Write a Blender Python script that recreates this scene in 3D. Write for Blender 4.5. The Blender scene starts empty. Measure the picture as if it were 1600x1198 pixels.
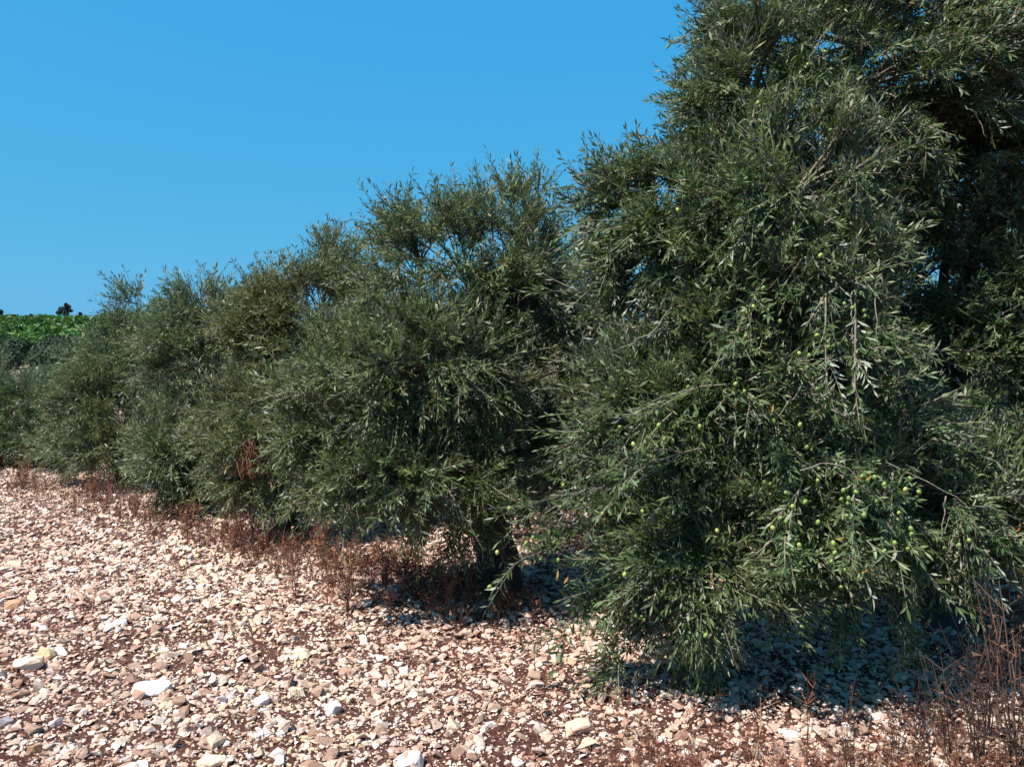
import bpy, bmesh, math, random
import numpy as np
from mathutils import Vector, Matrix

random.seed(7)
RNG = np.random.default_rng(11)
SC = bpy.context.scene
COL = SC.collection

# ------------------------------------------------------------------ camera, sky, sun, exposure
F_PX, CX, CY = 1256.0, 800.0, 599.0
HORIZON = 545.0
EYE = 1.6
PITCH = math.atan((CY - HORIZON) / F_PX)
cam_d = bpy.data.cameras.new('camera')
cam = bpy.data.objects.new('camera', cam_d)
COL.objects.link(cam)
cam_d.sensor_width = 36.0
cam_d.lens = 36.0 * F_PX / 1600.0
cam_d.clip_start = 0.05
cam_d.clip_end = 3000.0
cam.location = (0, 0, EYE)
cam.rotation_euler = (math.pi / 2 - PITCH, 0, 0)
SC.camera = cam

SUN_EL = math.radians(58)
SUN_AZ = math.radians(-124)          # from +Y towards -X : the sun stands on the left
w = bpy.data.worlds.new('World')
SC.world = w
w.use_nodes = True
nt = w.node_tree
nt.nodes.clear()
sky = nt.nodes.new('ShaderNodeTexSky')
sky.sky_type = 'NISHITA'
sky.sun_disc = False
sky.sun_elevation = SUN_EL
sky.sun_rotation = SUN_AZ
sky.altitude = 100
sky.air_density = 1.0
sky.dust_density = 1.0
sky.ozone_density = 3.0
EXPOSURE = 0.9
SKY_STRENGTH = 0.06
# per-channel response of the sky, the same all round: a deep, saturated late-summer blue
sepc = nt.nodes.new('ShaderNodeSeparateColor')
comb = nt.nodes.new('ShaderNodeCombineColor')
nt.links.new(sky.outputs[0], sepc.inputs[0])
for i, (gain, power) in enumerate(((.33, .9), (.592, .27), (.82, .03))):
    m0 = nt.nodes.new('ShaderNodeMath')
    m0.operation = 'MULTIPLY'
    m0.inputs[1].default_value = 0.1
    m1 = nt.nodes.new('ShaderNodeMath')
    m1.operation = 'POWER'
    m1.inputs[1].default_value = power
    m2 = nt.nodes.new('ShaderNodeMath')
    m2.operation = 'MULTIPLY'
    m2.inputs[1].default_value = gain / SKY_STRENGTH / 2 ** EXPOSURE
    nt.links.new(sepc.outputs[i], m0.inputs[0])
    nt.links.new(m0.outputs[0], m1.inputs[0])
    nt.links.new(m1.outputs[0], m2.inputs[0])
    nt.links.new(m2.outputs[0], comb.inputs[i])
bg = nt.nodes.new('ShaderNodeBackground')
bg.inputs['Strength'].default_value = SKY_STRENGTH
wo = nt.nodes.new('ShaderNodeOutputWorld')
nt.links.new(comb.outputs[0], bg.inputs['Color'])
nt.links.new(bg.outputs[0], wo.inputs['Surface'])

sun_d = bpy.data.lights.new('sun', 'SUN')
sun_d.energy = 5.0
sun_d.angle = math.radians(0.53)
sun_d.color = (1.0, 0.945, 0.86)
sun = bpy.data.objects.new('sun', sun_d)
COL.objects.link(sun)
to_sun = Vector((math.sin(SUN_AZ) * math.cos(SUN_EL), math.cos(SUN_AZ) * math.cos(SUN_EL), math.sin(SUN_EL)))
sun.rotation_euler = to_sun.to_track_quat('Z', 'Y').to_euler()

SC.view_settings.view_transform = 'Standard'
SC.view_settings.look = 'None'
SC.view_settings.gamma = 1.0
SC.view_settings.use_curve_mapping = False
SC.view_settings.exposure = EXPOSURE
SC.render.engine = 'CYCLES'
SC.cycles.max_bounces = 6
SC.cycles.diffuse_bounces = 4
SC.cycles.glossy_bounces = 2
SC.cycles.transmission_bounces = 3
SC.cycles.transparent_max_bounces = 4

# ------------------------------------------------------------------ pixel -> world helpers
CP, SP = math.cos(PITCH), math.sin(PITCH)


def P(px, py, d):
    """point at forward distance d (m) on the line through a photo position"""
    x = (px - CX) / F_PX * d
    v = -(py - CY) / F_PX * d
    return np.array([x, d * CP + v * SP, EYE + v * CP - d * SP])


def project(p):
    p = np.atleast_2d(p)
    y, z = p[:, 1], p[:, 2] - EYE
    dep = y * CP - z * SP
    up = y * SP + z * CP
    return CX + F_PX * p[:, 0] / dep, CY - F_PX * up / dep, dep


def ground_z(x, y):
    x = np.asarray(x, float)
    y = np.asarray(y, float)
    s = lambda t: t * t * (3 - 2 * t)
    base = -0.03 * np.minimum(y, 60)
    t1 = np.clip((y - 60) / 175.0, 0, 1)
    hill = (10.4 + 1.0 * np.sin(x * .021 + 1.0)) * s(t1) - 1.0 * np.clip((y - 30) / 40.0, 0, 1) * (1 - t1)
    near = np.exp(-(np.maximum(y - 12, 0) / 25.0) ** 2)
    bumps = near * (0.018 * np.sin(2.1 * x + 1.3 * y) * np.sin(1.7 * y - 0.8 * x + 1.0)
                    + 0.012 * np.sin(5.3 * x + 2.0 + 1.1 * y) * np.sin(6.1 * y + 0.4 - 0.9 * x)
                    + 0.006 * np.sin(15 * x + 3 * y) * np.sin(13 * y - 4 * x + 2.2))
    return base + hill + bumps


def ground_at(px, py):
    """where the line of sight through a photo position meets the ground"""
    lo, hi = 0.8, 60.0
    for _ in range(60):
        d = 0.5 * (lo + hi)
        p = P(px, py, d)
        if p[2] > ground_z(p[0], p[1]):
            lo = d
        else:
            hi = d
    p = P(px, py, lo)
    p[2] = float(ground_z(p[0], p[1]))
    return p


def norm(v):
    v = np.asarray(v, float)
    return v / np.maximum(np.linalg.norm(v, axis=-1, keepdims=True), 1e-9)


# ------------------------------------------------------------------ object helpers
def tag(o, label=None, cat=None, group=None, kind=None):
    if label: o['label'] = label
    if cat: o['category'] = cat
    if group: o['group'] = group
    if kind: o['kind'] = kind
    return o


def make_mesh(name, V, T, mats, mi=None, attrs=None, smooth=False):
    V = np.asarray(V, np.float32)
    T = np.asarray(T, np.int32)
    me = bpy.data.meshes.new(name)
    me.vertices.add(len(V))
    me.vertices.foreach_set('co', V.ravel())
    k = T.shape[1]
    me.loops.add(T.size)
    me.loops.foreach_set('vertex_index', T.ravel())
    me.polygons.add(len(T))
    me.polygons.foreach_set('loop_start', np.arange(0, T.size, k, dtype=np.int32))
    for m in mats:
        me.materials.append(m)
    if mi is not None:
        me.polygons.foreach_set('material_index', np.asarray(mi, np.int32))
    me.polygons.foreach_set('use_smooth', np.full(len(T), bool(smooth)))
    for n, a in (attrs or {}).items():
        at = me.attributes.new(n, 'FLOAT', 'POINT')
        at.data.foreach_set('value', np.asarray(a, np.float32))
    me.update(calc_edges=True)
    return me


def link(name, me, parent=None, loc=None):
    o = bpy.data.objects.new(name, me)
    COL.objects.link(o)
    if loc is not None:
        o.location = Vector(loc)
    if parent is not None:
        o.parent = parent
    return o


def empty(name, loc, label, cat, group=None):
    o = bpy.data.objects.new(name, None)
    o.empty_display_size = 0.2
    COL.objects.link(o)
    o.location = Vector(loc)
    return tag(o, label, cat, group)


class Acc:
    """collects triangles"""
    def __init__(s):
        s.V, s.T, s.M, s.A, s.B, s.n = [], [], [], [], [], 0

    def add(s, V, T, mi=0, tone=0.5, warm=0.0):
        V = np.asarray(V, float).reshape(-1, 3)
        T = np.asarray(T, int).reshape(-1, 3)
        s.V.append(V)
        s.T.append(T + s.n)
        s.M.append(np.full(len(T), mi, int) if np.isscalar(mi) else np.asarray(mi))
        s.A.append(np.full(len(V), tone, float) if np.isscalar(tone) else np.asarray(tone))
        s.B.append(np.full(len(V), warm, float) if np.isscalar(warm) else np.asarray(warm))
        s.n += len(V)

    def mesh(s, name, mats, origin=(0, 0, 0), smooth=False):
        V = np.concatenate(s.V) - np.asarray(origin, float)
        return make_mesh(name, V, np.concatenate(s.T), mats, np.concatenate(s.M),
                         {'tone': np.concatenate(s.A), 'warm': np.concatenate(s.B)}, smooth)


def tube(pts, rad, sides=4, rng=None, rough=0.0):
    pts = np.asarray(pts, float)
    n = len(pts)
    rad = np.asarray(rad, float)
    tan = np.gradient(pts, axis=0)
    tan = norm(tan)
    ref = np.array([0.31, 0.77, 0.56])
    a = norm(np.cross(tan, ref))
    b = np.cross(tan, a)
    ang = np.arange(sides) * 2 * math.pi / sides
    r = rad[:, None] * np.ones((n, sides))
    if rough and rng is not None:
        r = r * (1 + rough * rng.normal(size=(n, sides)))
    V = pts[:, None, :] + r[..., None] * (a[:, None, :] * np.cos(ang)[None, :, None] + b[:, None, :] * np.sin(ang)[None, :, None])
    V = V.reshape(-1, 3)
    i = np.arange(n - 1)[:, None] * sides
    j = np.arange(sides)[None, :]
    j2 = (j + 1) % sides
    q = np.stack([i + j, i + j2, i + sides + j2, i + sides + j], -1).reshape(-1, 4)
    T = np.concatenate([q[:, [0, 1, 2]], q[:, [0, 2, 3]]])
    V = np.concatenate([V, pts[-1:]])
    e = (n - 1) * sides
    cap = np.stack([e + np.arange(sides), e + (np.arange(sides) + 1) % sides, np.full(sides, len(V) - 1)], -1)
    return V, np.concatenate([T, cap])


def bez(a, c, b, n):
    t = np.linspace(0, 1, n)[:, None]
    return (1 - t) ** 2 * a + 2 * t * (1 - t) * c + t * t * b


# ------------------------------------------------------------------ materials
def new_mat(name):
    m = bpy.data.materials.new(name)
    m.use_nodes = True
    n = m.node_tree
    n.nodes.clear()
    out = n.nodes.new('ShaderNodeOutputMaterial')
    bs = n.nodes.new('ShaderNodeBsdfPrincipled')
    n.links.new(bs.outputs[0], out.inputs[0])
    return m, n, bs, out


def ramp(n, stops, interp='LINEAR'):
    r = n.nodes.new('ShaderNodeValToRGB')
    r.color_ramp.interpolation = interp
    e = r.color_ramp.elements
    e[0].position, e[0].color = stops[0][0], (*stops[0][1], 1)
    e[1].position, e[1].color = stops[-1][0], (*stops[-1][1], 1)
    for p, c in stops[1:-1]:
        k = e.new(p)
        k.color = (*c, 1)
    return r


def attr(n, name):
    a = n.nodes.new('ShaderNodeAttribute')
    a.attribute_name = name
    return a


def inst_attr(n, name):
    a = attr(n, name)
    a.attribute_type = 'INSTANCER'
    return a.outputs['Fac']


def mixc(n, fac, a, b, blend='MIX'):
    m = n.nodes.new('ShaderNodeMix')
    m.data_type = 'RGBA'
    m.blend_type = blend
    if isinstance(fac, (int, float)): m.inputs[0].default_value = fac
    else: n.links.new(fac, m.inputs[0])
    for s, v in ((6, a), (7, b)):
        if isinstance(v, tuple): m.inputs[s].default_value = (*v, 1)
        else: n.links.new(v, m.inputs[s])
    return m.outputs[2]


def noise(n, scale, detail=4, rough=.6, coord='Object'):
    tc = n.nodes.new('ShaderNodeTexCoord')
    t = n.nodes.new('ShaderNodeTexNoise')
    t.inputs['Scale'].default_value = scale
    t.inputs['Detail'].default_value = detail
    t.inputs['Roughness'].default_value = rough
    n.links.new(tc.outputs[coord], t.inputs['Vector'])
    return t


def bump(n, bs, height, strength=.5, dist=.01):
    b = n.nodes.new('ShaderNodeBump')
    b.inputs['Strength'].default_value = strength
    b.inputs['Distance'].default_value = dist
    n.links.new(height, b.inputs['Height'])
    n.links.new(b.outputs[0], bs.inputs['Normal'])


def leaf_mat(name, greens, warm, under, use_attr=True, transl=.2, rough=.48, spec=.3):
    m, n, bs, out = new_mat(name)
    if use_attr:
        t = attr(n, 'tone').outputs['Fac']
    else:
        t = n.nodes.new('ShaderNodeObjectInfo').outputs['Random']
    r = ramp(n, greens)
    n.links.new(t, r.inputs[0])
    c = r.outputs[0]
    if use_attr:
        c = mixc(n, attr(n, 'warm').outputs['Fac'], c, warm)
    g = n.nodes.new('ShaderNodeNewGeometry')
    top = c
    c = mixc(n, g.outputs['Backfacing'], top, under)
    n.links.new(c, bs.inputs['Base Color'])
    bs.inputs['Roughness'].default_value = rough
    bs.inputs['Specular IOR Level'].default_value = spec
    if transl:
        tr = n.nodes.new('ShaderNodeBsdfTranslucent')
        tc = mixc(n, 1.0, top, (1.5, 1.6, .55), 'MULTIPLY')
        n.links.new(tc, tr.inputs['Color'])
        mx = n.nodes.new('ShaderNodeMixShader')
        mx.inputs[0].default_value = transl
        n.links.new(bs.outputs[0], mx.inputs[1])
        n.links.new(tr.outputs[0], mx.inputs[2])
        n.links.new(mx.outputs[0], out.inputs[0])
    return m


GREENS = [(0.0, (.016, .031, .010)), (.4, (.045, .085, .027)), (.75, (.092, .142, .052)), (1.0, (.20, .235, .125))]
M_LEAF = leaf_mat('olive_leaf', GREENS, (.12, .105, .03), (.26, .28, .21))
M_LEAF1 = leaf_mat('olive_leaf_single', GREENS, (.12, .105, .03), (.26, .28, .21), use_attr=False)
M_ORANGE = leaf_mat('dry_orange_leaf', [(0, (.36, .10, .015)), (.5, (.42, .20, .03)), (1, (.34, .24, .06))], (.5, .2, .03), (.5, .22, .05), use_attr=False)
FARG = [(0.0, (.018, .040, .025)), (.5, (.034, .062, .040)), (1.0, (.058, .088, .058))]
M_FAROLIVE = leaf_mat('far_olive_leaf', FARG, (.12, .105, .03), (.055, .08, .055), transl=.1, rough=.8, spec=.08)
M_SCRUB = leaf_mat('scrub_leaf', [(0, (.010, .036, .005)), (.5, (.034, .105, .010)), (1, (.085, .18, .018))], (.12, .15, .03), (.06, .12, .02), transl=.2)
M_PINE = leaf_mat('pine_needle', [(0, (.008, .014, .010)), (1, (.02, .03, .018))], (.03, .03, .02), (.015, .022, .014), transl=0)


def bark_mat(name, c0, c1, scale=18):
    m, n, bs, out = new_mat(name)
    t = noise(n, scale, 6, .65)
    r = ramp(n, [(.3, c0), (.7, c1)])
    n.links.new(t.outputs['Fac'], r.inputs[0])
    n.links.new(r.outputs[0], bs.inputs['Base Color'])
    bs.inputs['Roughness'].default_value = .9
    bump(n, bs, t.outputs['Fac'], .8, .02)
    return m


M_BARK = bark_mat('olive_bark', (.022, .018, .015), (.085, .07, .058))
M_TWIG = bark_mat('olive_twig', (.12, .10, .07), (.26, .23, .17), 40)
M_PALETWIG = bark_mat('pale_bare_twig', (.16, .135, .10), (.32, .28, .22), 40)
M_DEADTWIG = bark_mat('dead_red_twig', (.16, .06, .035), (.34, .15, .09), 30)

m, n, bs, out = new_mat('olive_fruit')
oi = n.nodes.new('ShaderNodeObjectInfo')
r = ramp(n, [(0, (.12, .19, .04)), (.6, (.19, .27, .06)), (1, (.33, .34, .08))])
n.links.new(oi.outputs['Random'], r.inputs[0])
sp = noise(n, 900, 2, .5)
n.links.new(mixc(n, .12, r.outputs[0], sp.outputs['Color'], 'SOFT_LIGHT'), bs.inputs['Base Color'])
bs.inputs['Roughness'].default_value = .5
M_FRUIT = m

m, n, bs, out = new_mat('dry_weed')
r = ramp(n, [(0, (.05, .017, .012)), (.5, (.14, .042, .026)), (.85, (.22, .085, .042)), (1, (.34, .22, .12))])
n.links.new(attr(n, 'tone').outputs['Fac'], r.inputs[0])
n.links.new(r.outputs[0], bs.inputs['Base Color'])
bs.inputs['Roughness'].default_value = .85
M_WEED = m
m, n, bs, out = new_mat('dark_dry_weed')
r = ramp(n, [(0, (.012, .008, .007)), (.6, (.045, .022, .016)), (1, (.12, .06, .035))])
n.links.new(attr(n, 'tone').outputs['Fac'], r.inputs[0])
n.links.new(r.outputs[0], bs.inputs['Base Color'])
bs.inputs['Roughness'].default_value = .85
M_DARKWEED = m

STONE_STOPS = [(0.0, (.20, .105, .075)), (.12, (.33, .20, .15)), (.4, (.49, .335, .265)), (.62, (.59, .45, .36)), (.8, (.63, .53, .46)),
               (.92, (.72, .67, .63)), (1.0, (.64, .50, .32))]
SINGLE_STOPS = [(0.0, (.36, .23, .17)), (.2, (.49, .335, .265)), (.5, (.58, .44, .35)), (.75, (.63, .52, .44)), (.92, (.72, .67, .63)), (1.0, (.64, .50, .32))]


def stone_mat(name, single=False, fixed=None):
    m, n, bs, out = new_mat(name)
    t = noise(n, 55 if not single else 4, 5, .65)
    if fixed is None:
        src = n.nodes.new('ShaderNodeObjectInfo').outputs['Random'] if single else inst_attr(n, 'tone')
        r = ramp(n, SINGLE_STOPS if single else STONE_STOPS)
        n.links.new(src, r.inputs[0])
        c = r.outputs[0]
    else:
        c = fixed
    r2 = ramp(n, [(.30, (.62, .50, .43)), (.52, (1, .98, .96)), (.8, (1.08, 1.05, 1.0))])
    n.links.new(t.outputs['Fac'], r2.inputs[0])
    col = mixc(n, .8, mixc(n, 1.0, c, (1.04, .985, .975), 'MULTIPLY'), r2.outputs[0], 'MULTIPLY')
    n.links.new(col, bs.inputs['Base Color'])
    bs.inputs['Roughness'].default_value = .85
    bs.inputs['Specular IOR Level'].default_value = .25
    t2 = noise(n, 160 if not single else 11, 6, .7)
    bump(n, bs, t2.outputs['Fac'], .6, .004 if not single else .08)
    return m


M_STONES = stone_mat('limestone_gravel')
M_STONE1 = stone_mat('limestone_single', True)

m, n, bs, out = new_mat('stony_red_soil')
t = noise(n, 9, 8, .7)
soil = ramp(n, [(.3, (.055, .021, .017)), (.5, (.11, .046, .036)), (.72, (.21, .115, .09))])
n.links.new(t.outputs['Fac'], soil.inputs[0])
tc = n.nodes.new('ShaderNodeTexCoord')
vor = n.nodes.new('ShaderNodeTexVoronoi')
vor.inputs['Scale'].default_value = 26
n.links.new(tc.outputs['Object'], vor.inputs['Vector'])
vr = ramp(n, STONE_STOPS)
sep = n.nodes.new('ShaderNodeSeparateColor')
n.links.new(vor.outputs['Color'], sep.inputs[0])
n.links.new(sep.outputs[0], vr.inputs[0])
vm = ramp(n, [(.35, (1, 1, 1)), (.6, (0, 0, 0))])
n.links.new(vor.outputs['Distance'], vm.inputs[0])
mrn = n.nodes.new('ShaderNodeMapRange')
mrn.inputs[1].default_value = 7.5
mrn.inputs[2].default_value = 13
sxn = n.nodes.new('ShaderNodeSeparateXYZ')
n.links.new(tc.outputs['Object'], sxn.inputs[0])
n.links.new(sxn.outputs[1], mrn.inputs[0])
vmm = n.nodes.new('ShaderNodeMath')
vmm.operation = 'MULTIPLY'
n.links.new(vm.outputs[0], vmm.inputs[0])
n.links.new(mrn.outputs[0], vmm.inputs[1])
near_c = mixc(n, vmm.outputs[0], soil.outputs[0], vr.outputs[0])
# further off the field turns to dry grass and scrub
sx = n.nodes.new('ShaderNodeSeparateXYZ')
n.links.new(tc.outputs['Object'], sx.inputs[0])
mr = n.nodes.new('ShaderNodeMapRange')
mr.inputs[1].default_value = 60
mr.inputs[2].default_value = 150
n.links.new(sx.outputs[1], mr.inputs[0])
t3 = noise(n, .25, 6, .6)
gr = ramp(n, [(.35, (.16, .10, .06)), (.6, (.06, .075, .03))])
n.links.new(t3.outputs['Fac'], gr.inputs[0])
n.links.new(mixc(n, mr.outputs[0], near_c, gr.outputs[0]), bs.inputs['Base Color'])
bs.inputs['Roughness'].default_value = .95
bs.inputs['Specular IOR Level'].default_value = .1
t4 = noise(n, 60, 8, .75)
bump(n, bs, t4.outputs['Fac'], .9, .03)
M_GROUND = m

# ------------------------------------------------------------------ ground sheet
def axis(fine0, fine1, step, far0, far1, g=1.16):
    mid = list(np.arange(fine0, fine1 + 1e-6, step))
    lo, s, x = [], step, fine0
    while x > far0:
        s *= g
        x -= s
        lo.append(x)
    hi, s, x = [], step, fine1
    while x < far1:
        s = min(s * g, 14)
        x += s
        hi.append(x)
    return np.array(lo[::-1] + mid + hi)


gx = axis(-6.0, 4.6, .085, -900, 900)
gy = axis(1.8, 9.5, .085, -60, 900)
X, Y = np.meshgrid(gx, gy)
Z = ground_z(X, Y)
nx, ny = len(gx), len(gy)
idx = np.arange(nx * ny).reshape(ny, nx)
Q = np.stack([idx[:-1, :-1], idx[:-1, 1:], idx[1:, 1:], idx[1:, :-1]], -1).reshape(-1, 4)
GROUND = link('ground', make_mesh('ground', np.stack([X, Y, Z], -1).reshape(-1, 3), Q, [M_GROUND], smooth=True))
tag(GROUND, 'stony reddish field sloping gently away from the olive row', None, None, 'structure')

# ------------------------------------------------------------------ stones
def hull_template(rng, npts, flat):
    bm = bmesh.new()
    for _ in range(npts):
        v = norm(rng.normal(size=3)) * (0.75 + .35 * rng.random())
        v = np.sign(v) * np.abs(v) ** .8
        bm.verts.new(v * np.array([1, rng.uniform(.62, .85), flat]))
    res = bmesh.ops.convex_hull(bm, input=bm.verts)
    junk = list({g for g in res['geom_interior'] + res['geom_unused'] if isinstance(g, bmesh.types.BMVert)})
    if junk: bmesh.ops.delete(bm, geom=junk, context='VERTS')
    bmesh.ops.triangulate(bm, faces=bm.faces)
    bm.verts.index_update()
    V = np.array([v.co[:] for v in bm.verts])
    T = np.array([[v.index for v in f.verts] for f in bm.faces])
    bm.free()
    return V, T


srng = np.random.default_rng(5)
HI = [hull_template(srng, 12, srng.uniform(.27, .58)) for _ in range(26)]
LO = [hull_template(srng, 7, srng.uniform(.42, .75)) for _ in range(16)]


def eul_mats(e):
    """rotation matrices of XYZ Euler angles"""
    c, q = np.cos(e), np.sin(e)
    z0, o1 = np.zeros(len(e)), np.ones(len(e))
    Rx = np.stack([np.stack([o1, z0, z0], -1), np.stack([z0, c[:, 0], -q[:, 0]], -1), np.stack([z0, q[:, 0], c[:, 0]], -1)], 1)
    Ry = np.stack([np.stack([c[:, 1], z0, q[:, 1]], -1), np.stack([z0, o1, z0], -1), np.stack([-q[:, 1], z0, c[:, 1]], -1)], 1)
    Rz = np.stack([np.stack([c[:, 2], -q[:, 2], z0], -1), np.stack([q[:, 2], c[:, 2], z0], -1), np.stack([z0, z0, o1], -1)], 1)
    return Rz @ Ry @ Rx


def scatter_points(rng, y0, y1, per_m2, margin=1.12):
    ym = y1
    xw = (CX / F_PX * ym + .5) * margin
    n = int((y1 - y0) * 2 * xw * per_m2)
    y = rng.uniform(y0, y1, n)
    x = rng.uniform(-xw, xw, n)
    k = np.abs(x) < (CX / F_PX * y + .6) * margin
    return x[k], y[k]


xs, ys, ss, hi = [], [], [], []
for y0, y1, dens, smed, lod in ((2.6, 3.4, 1500, .0126, 2), (3.4, 5.0, 1500, .0126, 2), (5.0, 7.6, 1250, .0133, 2), (7.6, 11, 800, .0165, 1), (11, 19, 330, .022, 1)):
    x, y = scatter_points(srng, y0, y1, dens)
    s = np.clip(smed * np.exp(srng.normal(0, .55, len(x))), .005, .05)
    xs.append(x); ys.append(y); ss.append(s); hi.append(np.full(len(x), lod))
for y0, y1, dens in ((2.8, 4.2, 1900), (4.2, 6.5, 1000)):     # the small chips between them
    x, y = scatter_points(srng, y0, y1, dens)
    xs.append(x); ys.append(y); ss.append(np.clip(.0062 * np.exp(srng.normal(0, .35, len(x))), .0035, .013)); hi.append(np.zeros(len(x)))
xs, ys, ss, hi = map(np.concatenate, (xs, ys, ss, hi))
# drifts: some strips of the field hold fewer stones and show more soil and litter
dr = np.sin(1.1 * xs + 2.6 * ys + 1.0) + np.sin(3.4 * ys - .7 * xs) + .8 * np.sin(2.3 * xs - 1.2 * ys + 2)
keep = (dr > -1.6) | (srng.random(len(xs)) < .7)
# behind the row of trees only a thinner cover is ever glimpsed
behind = (xs * .67 + (ys - 6.2) * .74 > 1.0)
keep &= ~behind | (srng.random(len(xs)) < .3)
xs, ys, ss, hi = xs[keep], ys[keep], ss[keep], hi[keep]
NST = len(xs)
zs = ground_z(xs, ys)
ti = srng.integers(0, 16, NST)
tih = srng.integers(0, 26, NST)
EUL = np.stack([srng.normal(0, .32, NST), srng.normal(0, .32, NST), srng.uniform(0, 2 * math.pi, NST)], -1)
R = eul_mats(EUL)
tone = np.clip(srng.beta(2.5, 1.4, NST) + .08 * np.sin(2 * xs + ys), 0, 1)
px, py, dep = project(np.stack([xs, ys, zs], -1))
infr = (px > 5) & (px < 1595) & (py < 1190) & (py > 700)
# not under the hanging crown on the right, where nothing shows
hid = (px > 850) & (py < 1030)
rank = np.where(infr & ~hid, ss / dep, 0)
single = np.zeros(NST, bool)
single[np.argsort(-rank)[:280]] = True

# the countless rest: one rubble layer, each chip an instance of one of 40 fractured shapes
tV, tT, tG, nn = [], [], [], 0
for k, (V, T) in enumerate(HI + LO):
    tV.append(V); tT.append(T + nn); tG.append(np.full(len(T), k)); nn += len(V)
tm = make_mesh('rubble_shapes', np.concatenate(tV), np.concatenate(tT), [M_STONES])
at = tm.attributes.new('shape', 'INT', 'FACE')
at.data.foreach_set('value', np.concatenate(tG).astype(np.int32))
t_ob = bpy.data.objects.new('rubble_shapes', tm)
rest = np.where(~single)[0]
pm = bpy.data.meshes.new('gravel')
pm.vertices.add(len(rest))
pm.vertices.foreach_set('co', np.stack([xs, ys, zs + .26 * ss], -1)[rest].astype(np.float32).ravel())
for nme, ty, key, val in (('tone', 'FLOAT', 'value', tone[rest]), ('size', 'FLOAT', 'value', ss[rest]),
                          ('pick', 'INT', 'value', np.where(hi == 2, tih, len(HI) + ti)[rest].astype(np.int32)),
                          ('turn', 'FLOAT_VECTOR', 'vector', EUL[rest])):
    at = pm.attributes.new(nme, ty, 'POINT')
    at.data.foreach_set(key, np.asarray(val, np.int32 if ty == 'INT' else np.float32).ravel())
pm.materials.append(M_STONES)
ng = bpy.data.node_groups.new('rubble', 'GeometryNodeTree')
ng.interface.new_socket('Geometry', in_out='INPUT', socket_type='NodeSocketGeometry')
ng.interface.new_socket('Geometry', in_out='OUTPUT', socket_type='NodeSocketGeometry')
N, L = ng.nodes, ng.links
gi, go = N.new('NodeGroupInput'), N.new('NodeGroupOutput')
oi = N.new('GeometryNodeObjectInfo')
oi.inputs['Object'].default_value = t_ob


def named(nme, ty):
    q = N.new('GeometryNodeInputNamedAttribute')
    q.data_type = ty
    q.inputs['Name'].default_value = nme
    return q.outputs['Attribute']


sp = N.new('GeometryNodeSplitToInstances')
sp.domain = 'FACE'
L.new(oi.outputs['Geometry'], sp.inputs['Geometry'])
L.new(named('shape', 'INT'), sp.inputs['Group ID'])
ip = N.new('GeometryNodeInstanceOnPoints')
L.new(gi.outputs[0], ip.inputs['Points'])
L.new(sp.outputs['Instances'], ip.inputs['Instance'])
ip.inputs['Pick Instance'].default_value = True
L.new(named('pick', 'INT'), ip.inputs['Instance Index'])
L.new(named('turn', 'FLOAT_VECTOR'), ip.inputs['Rotation'])
L.new(named('size', 'FLOAT'), ip.inputs['Scale'])
L.new(ip.outputs[0], go.inputs[0])
GRAVEL = tag(link('gravel', pm), 'cream and pinkish limestone rubble strewn over the red soil', None, None, 'stuff')
GRAVEL.modifiers.new('rubble', 'NODES').node_group = ng

single_meshes = [make_mesh('stone', V, T, [M_STONE1]) for V, T in HI]
for i in np.where(single)[0]:
    o = link('stone', single_meshes[tih[i]], GROUND)
    Mx = np.eye(4)
    Mx[:3, :3] = R[i] * ss[i]
    Mx[:3, 3] = (xs[i], ys[i], zs[i] + .3 * ss[i])
    o.matrix_world = Matrix(Mx.tolist())

C_WHITE, C_CREAM, C_YEL, C_PINK, C_TAN, C_GREY = (.68, .66, .64), (.66, .55, .42), (.70, .56, .34), (.62, .42, .33), (.45, .27, .17), (.27, .26, .28)
rock_mats = {}


def rock(px, py, wpx, hratio, depth, c, rz, seed, label, tilt=(0, 0), npts=16):
    p = ground_at(px, py)
    d = project(p)[2][0]
    wm = wpx / F_PX * d * .5
    rr = np.random.default_rng(seed)
    bm = bmesh.new()
    for _ in range(npts):
        v = norm(rr.normal(size=3)) * rr.uniform(.85, 1.1)
        v = np.sign(v) * np.abs(v) ** .65
        bm.verts.new(v * np.array([wm, wm * depth, wm * hratio]))
    res = bmesh.ops.convex_hull(bm, input=bm.verts)
    junk = list({g for g in res['geom_interior'] + res['geom_unused'] if isinstance(g, bmesh.types.BMVert)})
    if junk: bmesh.ops.delete(bm, geom=junk, context='VERTS')
    bmesh.ops.dissolve_limit(bm, angle_limit=.28, verts=bm.verts, edges=bm.edges)
    bmesh.ops.bevel(bm, geom=list(bm.edges), offset=wm * .045, segments=1, affect='EDGES')
    bmesh.ops.triangulate(bm, faces=bm.faces)
    bmesh.ops.subdivide_edges(bm, edges=[e for e in bm.edges if e.calc_length() > wm * .35], cuts=1, use_grid_fill=True)
    bmesh.ops.triangulate(bm, faces=bm.faces)
    for v in bm.verts:
        v.co += Vector(rr.normal(0, wm * .012, 3))
    me = bpy.data.meshes.new('rock')
    bm.to_mesh(me)
    bm.free()
    if c not in rock_mats:
        rock_mats[c] = stone_mat('limestone_rock', False, c)
    me.materials.append(rock_mats[c])
    o = link('rock', me, None, (p[0], p[1], p[2] + wm * hratio * .42))
    o.rotation_euler = (tilt[0], tilt[1], rz)
    tag(o, label, 'rock', 'larger rocks on the field')


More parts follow.
